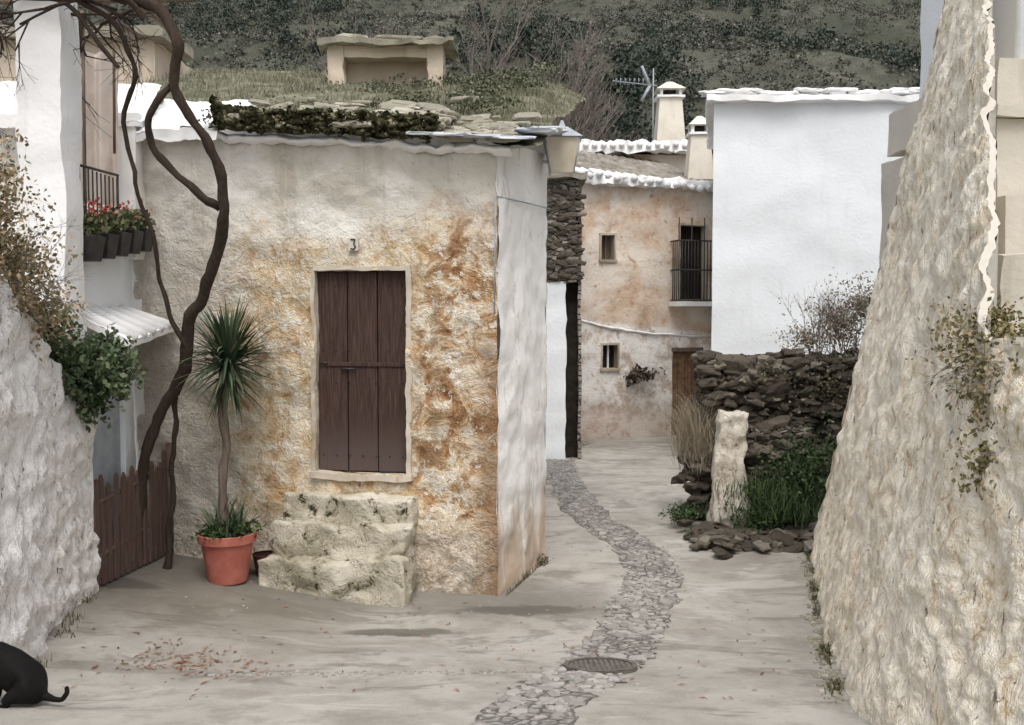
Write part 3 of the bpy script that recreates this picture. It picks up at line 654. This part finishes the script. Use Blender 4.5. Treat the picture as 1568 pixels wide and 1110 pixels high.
# ------------------------------------------------------------------ right battered wall
RW=empty('battered_retaining_wall')
def rbx(y): return 2.2+.27*(y-6.4) if y>5.2 else 1.876
tp=[(1.5,2.85),(5.2,2.88),(5.5,3.1),(7.1,4.55),(9,5.95),(10.5,7.0),(12.25,7.6)]
def rtop(y):
    for (a,b),(c,d) in zip(tp,tp[1:]):
        if y<=c: return b+(d-b)*(y-a)/(c-a)
    return tp[-1][1]
def rwf(u,v):
    y=1.6+10.6*u; zb=gz(2,y)-.25; zt=rtop(y)+.08*noise.noise(V((y*2,0,0))); z=zb+(zt-zb)*v
    x=rbx(y)+.225*z+.09*noise.fractal(V((y*.9,z*.7,4)),.8,2,4)
    return (x,y,z)
grid('face',rwf,380,210,RUB,RW,.04,5,V((-1,0,0)))
def rwe(u,v):
    z=-.3+(rtop(12.2)+.3)*v; x=rbx(12.2)+.225*z+2.6*u
    return (x,12.2+.35*math.sin(min(u*6,1.57)),z)
grid('end',rwe,24,90,RUB,RW,.05,4,V((-1,0,0)))
BG=mk_white('beige_grey_render',(.60,.56,.49),(.42,.38,.31),.6)
def cop(u,v):
    x,y,z=rwf(u,1); p=V((x,y,z)); p=p+V((-1,0,0))*disp(p,.04,5).x
    return (p.x+.045*v,p.y,p.z-.03*v)
grid('coping',cop,380,3,BG,RW)
grid('inner_face',lambda u,v:(cop(u,1)[0],cop(u,1)[1],cop(u,1)[2]*(1-v)+2.4*v),120,20,BG,RW)
quad('upper_terrace',(1.9,.5,2.80),(12,.5,2.80),(12,12,2.80),(4.3,12,2.80),ROOFG,None,.3,.05,1)
UB=empty('upper_plaster_house')
rbox('lower_wall',4.86,9,9.9,13,2.5,4.95,BG,UB,amp=.03,res=.15)
rbox('ledge',4.80,9,9.8,10.05,4.96,5.06,BG,UB,amp=.02,res=.12)
rbox('middle_wall',4.95,9,10.1,13,5.07,5.6,BG,UB,amp=.03,res=.2)
rbox('upper_wall',5.42,9,10.6,13.2,5.0,9,WHITE,UB,amp=.02,res=.25)
rods('drain_pipe',[((5.36,10.5,5),(5.36,10.5,9),.05,.05)],WHITE,UB)
rbox('low_step',4.6,9,9.2,9.85,2.5,4.1,BG,UB,amp=.03,res=.12)
rbox('lower_step',4.2,9,8.4,9.15,2.5,3.5,BG,UB,amp=.03,res=.12)
SH=leafmat('wall_shrub_leaf',[(0,(.07,.07,.03)),(.5,(.17,.16,.07)),(.8,(.32,.24,.12)),(1,(.45,.36,.22))])
foliage('wall_top_shrub',[(2.62,5.35,2.82,.22,.3,.16,1700),(2.48,5.1,2.55,.14,.25,.28,1500),(2.75,5.6,2.95,.22,.3,.10,800),(2.42,4.95,2.2,.10,.15,.2,500)],SH,(.010,.028),seed=12,lump=.8)
rnd=random.Random(9); sg=[]
for k in range(18): branch(V((2.5+rnd.uniform(-.1,.2),5.2+rnd.uniform(-.3,.3),2.75)),V((-.6,rnd.uniform(-.5,.5),rnd.uniform(-.9,.4))).normalized(),.14,.004,4,sg,rnd,.6,-.05,2,.8)
rods('shrub_twigs',sg,TWIG,bpy.data.objects['wall_top_shrub'],3)
WD=leafmat('weed',[(0,(.05,.055,.025)),(.5,(.12,.12,.065)),(1,(.28,.24,.16))])
pts=[]
for k in range(600):
    y=random.choice([11.9,11.2,10.6,10.1,9.6,8.2,7.7,6.6])+random.gauss(0,.08); x=rbx(y)-.01-abs(random.gauss(0,.03)); pts.append((x,y,gzn(x,y)))
for k in range(400):
    y=random.uniform(6.4,9.2); x=lwx(y)+abs(random.gauss(.06,.05)); 
    if noise.noise(V((y*2,0,0)))>0: pts.append((x,y,gzn(x,y)))
for k in range(160):
    t=random.random(); x=-.12+.5*t; y=10.35+1.5*t; pts.append((x+.06,y-.05,gzn(x,y)))
blades('wall_base_weeds',pts,(.02,.09),.005,WD,None,.8)
foliage('weed_tufts',[(rbx(y)-.02,y,gzn(2.5,y)+.03,.06,.10,.05,90) for y in (11.7,10.4,8.0,6.7)]+[(.35,11.55,.05,.12,.1,.08,140)],WD,(.010,.028),seed=2)
# dirt and crumbled render collected at the foot of the right wall
L=[]
for k in range(260):
    y=random.uniform(6.2,12); x=rbx(y)-abs(random.gauss(0,.07)); s=random.uniform(.006,.026); L.append(((x,y,gzn(x,y)+.004),(s*1.3,s,s*.7),random.uniform(0,3),0))
stones('wall_foot_rubble',L,SLAB,None,.6)

# ------------------------------------------------------------------ ruin wall
R=empty('ruined_dry_stone_wall')
rbox('rear_wall',2.85,6.0,14.2,14.8,-.1,2.2,DRY,R,amp=.25,res=.06,scale=2.4,z1b=2.4)
rbox('return_wall',3.3,4.0,13.4,14.3,-.1,1.3,DRY,R,amp=.22,res=.06,scale=2.4)
def FP(x,y,z):
    k=1-.16*max(0,z); return V((2.92+x*k+.03*z,13.2+y*k,z))
rbox('whitewashed_pier',-.24,.24,-.2,.2,-.1,1.70,PIER,R,F=FP,amp=.06,res=.04,scale=3.5,rnd=2)
L=[]
for k in range(900):
    x=random.uniform(2.8,5.4); z=random.uniform(.1,2.32); s=random.uniform(.03,.11)*(1.5 if random.random()<.15 else 1)
    L.append(((x,14.15+random.uniform(-.15,.08),z),(s*random.uniform(.9,1.9),s*.8,s*random.uniform(.3,.8)),random.uniform(-.8,.8),random.uniform(-.5,.5)))
for k in range(130):
    x=random.uniform(2.8,5.3); s=random.uniform(.04,.12); L.append(((x,14.3+random.uniform(-.15,.3),2.20+random.uniform(0,.18)+.06*math.sin(x*5)),(s*1.5,s,s*.5),random.uniform(-.8,.8),random.uniform(-.5,.5)))
for k in range(230):
    x=random.uniform(3.2,4.1); s=random.uniform(.03,.10); L.append(((x,13.4+random.uniform(-.08,.05),random.uniform(.1,1.35)),(s*1.5,s,s*.6),random.uniform(-.8,.8),random.uniform(-.5,.5)))
for k in range(60):
    x=random.gauss(2.72,.12); s=random.uniform(.04,.12); L.append(((x,14.2+random.uniform(-.2,.2),random.uniform(.0,1.1)),(s*1.3,s,s*.6),random.uniform(-.8,.8),random.uniform(-.5,.5)))
DS=M('wall_stones_dark',.95,.1); DS.col(DS.mix(DS.noise(10,7,.7),DS.ramp(DS.island(),[(0,(.04,.034,.028)),(.6,(.105,.09,.073)),(.9,(.19,.165,.135)),(1,(.34,.31,.26))]),(.085,.074,.058))); DS.bump(DS.noise(20,3,.7),.8,.02); DS=DS.m
stones('loose_wall_stones',L,DS,R,.7,.5)
L=[]
for k in range(170):
    x=random.uniform(2.35,3.9); y=12.6+random.gauss(0,.28)+(x-2.3)*.1; s=random.uniform(.02,.12)
    L.append(((x,y,gzn(x,y)+random.uniform(0,.14)),(s*1.6,s,s*.45),random.uniform(0,3),random.uniform(-.5,.5)))
stones('fallen_stones',L,DS,None,.65,.45)
GRN=leafmat('lush_weeds',[(0,(.025,.045,.02)),(.6,(.055,.09,.035)),(1,(.11,.145,.065))])
foliage('green_weed_bank',[(3.45,13.2,.5,.42,.4,.38,3000),(3.8,13.1,.75,.38,.4,.45,3000),(3.25,13.0,.25,.3,.3,.26,1400),(4.05,13.2,.95,.35,.4,.42,1700)],GRN,(.015,.045),seed=21,lump=.8)
pts=[(random.gauss(3.55,.35),random.gauss(13.0,.22),random.uniform(.2,.7)) for _ in range(1800)]
blades('bank_grass',pts,(.1,.28),.006,GRN,None,.9)
foliage('ruin_creeper',[(4.5,14.0,1.9,.7,.25,.5,900),(3.6,14.0,2.15,.5,.2,.2,450),(5.0,14.0,1.2,.5,.3,.5,600)],leafmat('brown_creeper',[(0,(.05,.05,.03)),(.6,(.12,.11,.07)),(1,(.24,.21,.14))]),(.02,.05),seed=77,lump=.9)
foliage('roadside_weeds',[(2.42,13.6,.2,.28,.25,.14,800),(2.5,12.9,.05,.25,.2,.1,300)],GRN,(.015,.04),seed=22)
DRG=leafmat('dry_tall_grass',[(0,(.22,.18,.13)),(.6,(.36,.30,.22)),(1,(.48,.42,.33))])
pts=[]
for _ in range(2200):
    a=random.gauss(0,1); pts.append((2.70+.13*a,14.2+random.gauss(0,.2),1.0+.15*random.gauss(0,1)))
blades('dry_grass_clump',pts,(.15,.75),.004,DRG,None,1.1)
SC=leafmat('dry_shrub_leaf',[(0,(.14,.12,.08)),(.5,(.28,.24,.17)),(1,(.44,.38,.29))])
foliage('dry_shrub',[(4.85,14.5,2.85,.6,.4,.45,3000),(5.2,14.6,3.15,.35,.4,.35,1400),(4.35,14.5,2.6,.3,.3,.2,800)],SC,(.012,.036),seed=30,lump=.8)
rnd=random.Random(19); sg=[]
for k in range(22): branch(V((4.85+rnd.uniform(-.4,.3),14.5,2.3)),V((rnd.uniform(-.6,.6),rnd.uniform(-.4,.4),1)).normalized(),.42,.010,5,sg,rnd,.45,.1,2,.75)
rods('shrub_branches',sg,TWIG,bpy.data.objects['dry_shrub'],3)

# ------------------------------------------------------------------ white house right
WH=empty('white_house')
FW=lambda x,y,z:V((x+(y-19)*.204,y,z))
quad('front_wall',(3.87,19,-.2),(10.5,18.9,-.2),(10.5,18.9,7.15),(3.87,19,7.02),WHITE,WH,.15,.05,.8,V((0,-1,0)))
quad('side_wall',(3.87,19,-.2),(4.95,24.3,-.2),(4.95,24.3,7.02),(3.87,19,7.02),WHITE,WH,.3)
rbox('roof_slab',3.72,10.6,18.78,24.2,7.03,7.15,WHITEB,WH,F=FW,amp=.05,res=.12,scale=2.5)
L=[]
for k in range(120):
    x=random.uniform(3.75,10.5); s=random.uniform(.05,.16); L.append(((x,18.95+random.uniform(0,.5),7.18+random.uniform(0,.08)+.05*min(1,(x-3.7))),(s*1.8,s,.03),random.uniform(-.3,.3),.1))
stones('whitewashed_slates',L,WHITEB,WH,.5)
quad('roof_plane',FW(3.72,19.3,7.2),FW(10.6,19.3,7.2),FW(10.6,24.2,7.6),FW(3.72,24.2,7.5),TILE,WH,.3,.04,2)

# ------------------------------------------------------------------ far house
FH=empty('pink_plaster_house')
A=V((1.62,23.2,0)); B=V((5.0,24.3,0)); D=(B-A).normalized(); Nn=V((D.y,-D.x,0))
def FL(x,y,z): return A+D*x-Nn*y+V((0,0,z))
lenF=(B-A).length
def fb(n,x0,x1,y0,y1,z0,z1,mat,**k): return rbox(n,x0,x1,y0,y1,z0,z1,mat,FH,F=FL,**k)
ops=[(.52,.86,4.28,4.86),(.56,.96,1.69,2.25),(2.42,3.2,-.1,2.07),(2.6,3.3,3.35,5.15)]
xsF=sorted({0,lenF,*[o[0] for o in ops],*[o[1] for o in ops]}); zsF=sorted({-.2,6.2,*[o[2] for o in ops],*[o[3] for o in ops]})
k=0
for xa,xb in zip(xsF,xsF[1:]):
    for za,zb in zip(zsF,zsF[1:]):
        cx,cz=(xa+xb)/2,(za+zb)/2
        if any(o[0]<cx<o[1] and o[2]<cz<o[3] for o in ops): continue
        grid(f'wall_panel_{k}',lambda u,v:FL(xa+(xb-xa)*u,0,za+(zb-za)*v),max(1,int((xb-xa)/.15)),max(1,int((zb-za)/.15)),FAR,FH,.05,1.2,Nn); k+=1
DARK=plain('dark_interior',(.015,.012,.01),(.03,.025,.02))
for i,o in enumerate(ops):
    if i==2: continue
    fb(f'opening_jamb_{i}_a',o[0]-.04,o[0],-.03,.25,o[2],o[3],FRM,amp=.01); fb(f'opening_jamb_{i}_b',o[1],o[1]+.04,-.03,.25,o[2],o[3],FRM,amp=.01)
    fb(f'opening_head_{i}',o[0]-.05,o[1]+.05,-.032,.25,o[3],o[3]+.05,FRM,amp=.01)
    fb(f'opening_sill_{i}',o[0]-.06,o[1]+.06,-.06,.25,o[2]-.06,o[2],FRM,amp=.01)
    fb(f'opening_back_{i}',o[0],o[1],.22,.26,o[2],o[3],OLDW if i==0 else DARK,amp=0,res=3)
for j in range(4): fb(f'door_plank_{j}',2.43+.19*j,2.61+.19*j,.08,.12,-.05,2.05,FDOOR,amp=0,res=3)
fb('door_head',2.38,3.25,-.03,.2,2.07,2.17,OLDW,amp=.01)
fb('door_back',2.42,3.2,.22,.26,-.1,2.07,DARK,amp=0,res=3)
fb('window_casement_a',.52,.56,.12,.17,4.28,4.86,OLDW,amp=0,res=3); fb('window_casement_b',.67,.71,.12,.17,4.28,4.86,OLDW,amp=0,res=3)
fb('lower_window_bar',.74,.78,.1,.15,1.69,2.25,WHITE,amp=0,res=3)
sg=[]
for k in range(13):
    x=2.36+k*.085; sg.append((FL(x,-.42,3.3),FL(x,-.42,4.75 if k%4 else 5.3),.014,.014))
for z in (3.32,4.05,4.75): sg+=[(FL(2.34,-.42,z),FL(3.42,-.42,z),.018,.018),(FL(2.36,-.42,z),FL(2.36,0,z),.018,.018)]
for k in range(1,4): sg.append((FL(2.36,-.42+.1*k,3.3),FL(2.36,-.42+.1*k,4.75),.014,.014))
rods('balcony_ironwork',sg,IRON,FH)
fb('balcony_slab',2.30,3.48,-.47,.0,3.18,3.29,WHITEB,amp=.01)
grid('plaster_ledge',lambda u,v:FL(lenF*u,-.05*math.sin(v*3.14159),2.78-.36*u-.12*math.sin(u*3.14)+.08*v),40,6,DIRTYW,FH,.03,2)
def rf(u,v):
    x=-.15+(lenF+.5)*u; y=-.25+4.4*v; return FL(x,y,6.32-.26*u+.32*y+.055*abs(math.sin(x*3.14159/.22)))
grid('tile_roof',rf,170,30,TILE,FH,.04,2)
rods('whitewashed_eave_tiles',[(FL(-.1+.22*k,-.34+.04*math.sin(k*2.7),6.25-.26*k/16+.04*math.sin(k*4.3)),FL(-.1+.22*k,.25,6.42-.26*k/16),.075+.015*math.sin(k*3.3),.08) for k in range(17)],WHITEB,FH,10)
fb('eave_board',-.12,lenF+.1,-.28,.0,6.03,6.24,WHITEB,amp=.08,res=.08)
quad('left_gable',FL(0,0,-.2),FL(0,4.2,-.2),FL(0,4.2,7.6),FL(0,0,6.25),FAR,FH,.2)
foliage('dead_creeper',[(*FL(1.5,-.12,1.55),.42,.12,.16,300),(*FL(1.3,-.12,1.42),.15,.1,.15,100)],leafmat('dead_vine',[(0,(.04,.03,.022)),(1,(.17,.13,.10))]),(.04,.09),seed=41,lump=.9)
BH=empty('rear_tiled_house')
rbox('walls',1.9,7,28,32,0,7.5,FAR,BH,amp=.02,res=.5)
grid('tile_roof',lambda u,v:(1.7+5.4*u,27.7+4.6*v,7.55+.25*v+.06*abs(math.sin(u*5.4*3.14/.25))),150,12,TILE,BH,.03,2)
rbox('whitewashed_ridge',1.7,5.0,27.5,27.95,7.50,7.80,WHITEB,BH,amp=.12,res=.1,scale=2.5)
rods('eave_tiles',[((1.8+.25*k,27.4,7.66+.05*math.sin(k*3.1)),(1.8+.25*k,28.2,7.84),.08,.1) for k in range(14)],WHITEB,BH,8)
CHW=mk_white('cream_chimney_render',(.72,.67,.58),(.48,.42,.34),.6)
def chimney(name,c,w0,w1,h,par=None):
    e=empty(name); CW=CHW
    frus('stack',(c[0],c[1],c[2]),w0,w1,h,CW,e)
    rbox('collar',c[0]-w1*1.25,c[0]+w1*1.25,c[1]-w1*1.25,c[1]+w1*1.25,c[2]+h,c[2]+h+.06,WHITEB,e,amp=.01)
    for a in(-1,1):
        for b in(-1,1): rbox(f'post_{a+1}{b+1}',c[0]+a*w1*.85-.04,c[0]+a*w1*.85+.04,c[1]+b*w1*.85-.04,c[1]+b*w1*.85+.04,c[2]+h+.06,c[2]+h+.24,WHITEB,e,amp=0,res=1)
    rbox('core',c[0]-w1*.5,c[0]+w1*.5,c[1]-w1*.5,c[1]+w1*.5,c[2]+h+.06,c[2]+h+.24,DARK,e,amp=0,res=1)
    frus('hood',(c[0],c[1],c[2]+h+.24),w1*1.35,w1*.25,.26,CW,e)
chimney('chimney_stack',(4.6,29,7.4),.46,.32,1.85)
chimney('chimney_stack',(4.80,25.4,6.4),.34,.24,1.15)
an=empty('tv_antenna')
rods('mast',[((4.1,28.8,7.5),(4.1,28.8,10.1),.022,.018)],GREY,an)
rods('boom_and_elements',[((2.9,28.6,9.7),(4.2,28.8,9.6),.015,.015)]+[((3.0+.13*k,28.3,9.68),(3.0+.13*k,28.95,9.68),.01,.01) for k in range(8)]+[((3.0+.13*k,28.6,9.58),(3.0+.13*k,28.6,9.78),.008,.008) for k in range(8)]+[((4.0,28.8,9.6),(3.75,28.7,10.15),.05,.04),((4.0,28.8,9.6),(3.75,28.7,9.15),.05,.04)],GREY,an)
SB=empty('stone_outbuilding')
rbox('stone_upper_wall',-2,1.34,20,20.5,3.65,5.7,DRYL,SB,amp=.08,res=.08,scale=2)
rbox('whitewashed_lower_wall',-2,1.10,20.02,20.5,-.1,3.64,WHITE,SB,amp=.03,res=.15)
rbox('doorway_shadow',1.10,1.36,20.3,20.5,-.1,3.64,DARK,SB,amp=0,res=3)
rbox('right_jamb',1.36,1.42,20.1,23.2,-.1,5.5,DRYL,SB,amp=.03,res=.12,scale=2)
rbox('roof_slab',-2.1,1.5,19.8,23.1,5.7,5.82,TILE,SB,amp=.05,res=.15)
L=[]
for k in range(260):
    s=random.uniform(.02,.09); L.append(((random.uniform(.6,1.4),19.98,random.uniform(3.68,5.7)),(s*1.4,s*.6,s*.6),random.uniform(-.2,.2),random.uniform(-.3,.3)))
stones('wall_stones',L,DS,SB,.65,.45)
BE=empty('beige_hillside_house')
rbox('walls',-14,-7.2,20,24,4,8.5,CH,BE,amp=.03,res=.4)
rbox('roof_slab',-14.3,-6.9,19.7,21.5,8.5,8.7,SLAB,BE,amp=.04,res=.3)
rbox('window',-9.3,-8.4,19.95,20.05,6.6,7.8,DARK,BE,amp=0,res=3)
rbox('pale_terrace',-6.5,-3.9,21,23,7.4,7.9,CH,BE,amp=.04,res=.2)

# ------------------------------------------------------------------ hillside
def hz(x,y):
    b=-2+.46*(y-55)+.00015*(x*x)*.3
    return b+9*noise.fractal(V((x*.012,y*.012,0)),.9,2,5)*ss(55,110,y)+1.2*noise.fractal(V((x*.09,y*.09,3)),.9,2,4)
grid('hillside',lambda u,v:(-330+660*u,52+330*v,hz(-330+660*u,52+330*v)),200,130,HILL)
sb=[];pn=[]
for k in range(13000):
    y=70+150*random.random(); x=random.uniform(-.68,.68)*y
    d=noise.fractal(V((x*.03,y*.03,7)),.9,2,4)
    if random.random()>.9+d: continue
    s=random.uniform(.5,1.5); z=hz(x,y)
    if d>.2 and random.random()<.3: s*=1.7; pn.append((x,y,z+s*.7,s,s,s*.9,90))
    else: sb.append((x,y,z+s*.3,s*1.3,s,s*.65,32))
SCR=leafmat('hillside_scrub_leaf',[(0,(.06,.068,.052)),(.5,(.10,.104,.08)),(.8,(.15,.145,.12)),(1,(.22,.20,.17))])
PIN=leafmat('dark_tree_leaf',[(0,(.03,.042,.035)),(.6,(.05,.066,.05)),(1,(.085,.097,.075))])
foliage('hillside_scrub',sb,SCR,(.12,.34),seed=50,lump=0)
for (cx,cy,n,sp) in ((5,110,16,4.5),(11,102,22,4),(15,94,16,3.5),(55,125,22,7),(60,112,16,6),(-30,120,10,8),(42,105,12,6)):
    for k in range(n):
        x=cx+random.gauss(0,sp);y=cy+random.gauss(0,sp); s=random.uniform(1.2,2.4); pn.append((x,y,hz(x,y)+s*.7,s*1.1,s,s*.95,220))
foliage('hillside_trees',pn,PIN,(.14,.40),seed=51,lump=0)
def bare(x,y,z,h,seed):
    r=random.Random(seed); sg=[]
    for k in range(3): branch(V((x+r.uniform(-.3,.3),y,z)),V((r.uniform(-.3,.3),r.uniform(-.25,.25),1)).normalized(),h*.3,.12,6,sg,r,.5,.10,3,.74,.64)
    return rods('bare_tree',sg,TWIG,None,3)
bare(-5.0,36,2.5,11,1); bare(-1.6,36,3.0,12,2); bare(1.0,38,2.5,11.5,3)

# ------------------------------------------------------------------ litter
LIT=leafmat('leaf_litter_mix',[(0,(.12,.06,.035)),(.5,(.28,.13,.08)),(1,(.36,.27,.18))])
vs=[];fs=[]
for k in range(460):
    if k<320:
        x=random.gauss(-2.55,.35); y=7.6+(x+2.55)*-.3+random.gauss(0,.22)
        if noise.noise(V((x*3,y*3,0)))<-.1: continue
    else: x=random.uniform(-3.4,2.4); y=random.uniform(6.3,10)
    a=random.uniform(0,6.28); s=random.uniform(.006,.02); z=gzn(x,y)+.008; b=len(vs); c,d=math.cos(a)*s,math.sin(a)*s
    vs+=[(x-c*2.2,y-d*2.2,z),(x-d*.5,y+c*.5,z+.008),(x+c*2.2,y+d*2.2,z+.002),(x+d*.5,y-c*.5,z+.006)]; fs.append((b,b+1,b+2,b+3))
mesh('leaf_litter',vs,fs,LIT)
L=[]
for k in range(380):
    if k<190: x=random.uniform(-2.4,.2); y=7.25+.03*(x)+random.gauss(0,.05)
    else: x=random.uniform(-3.3,2.6); y=random.uniform(6.3,13)
    s=random.uniform(.005,.015); L.append(((x,y,gzn(x,y)+.002),(s*1.4,s,s*.6),random.uniform(0,3),0))
stones('gravel',L,COBB,None,.55)

# ------------------------------------------------------------------ camera, light
cam=bpy.data.cameras.new('camera'); cam.lens=34.44; cam.sensor_width=36; cam.clip_end=2000
co=link(bpy.data.objects.new('camera',cam)); co.location=(0,0,3); co.rotation_euler=(math.radians(90-2.86),0,0)
bpy.context.scene.camera=co
az,el=math.radians(174),math.radians(62)
w=bpy.data.worlds.new('World'); bpy.context.scene.world=w; w.use_nodes=True; nt=w.node_tree
sky=nt.nodes.new('ShaderNodeTexSky'); sky.sky_type='NISHITA'; sky.sun_disc=False; sky.sun_elevation=el; sky.sun_rotation=az; sky.dust_density=5; sky.air_density=1.2
hs=nt.nodes.new('ShaderNodeHueSaturation'); hs.inputs['Saturation'].default_value=.42; hs.inputs['Value'].default_value=1.25
nt.links.new(sky.outputs[0],hs.inputs['Color']); nt.links.new(hs.outputs[0],nt.nodes['Background'].inputs[0]); nt.nodes['Background'].inputs[1].default_value=.15
sd=bpy.data.lights.new('sun','SUN'); sd.energy=1.3; sd.angle=math.radians(35); sd.color=(1,.975,.94)
so=link(bpy.data.objects.new('sun',sd)); 
dirv=V((math.sin(az)*math.cos(el),math.cos(az)*math.cos(el),math.sin(el)))
so.rotation_euler=dirv.to_track_quat('Z','Y').to_euler()
sc=bpy.context.scene; sc.view_settings.view_transform='Standard'; sc.view_settings.look='None'; sc.view_settings.exposure=0
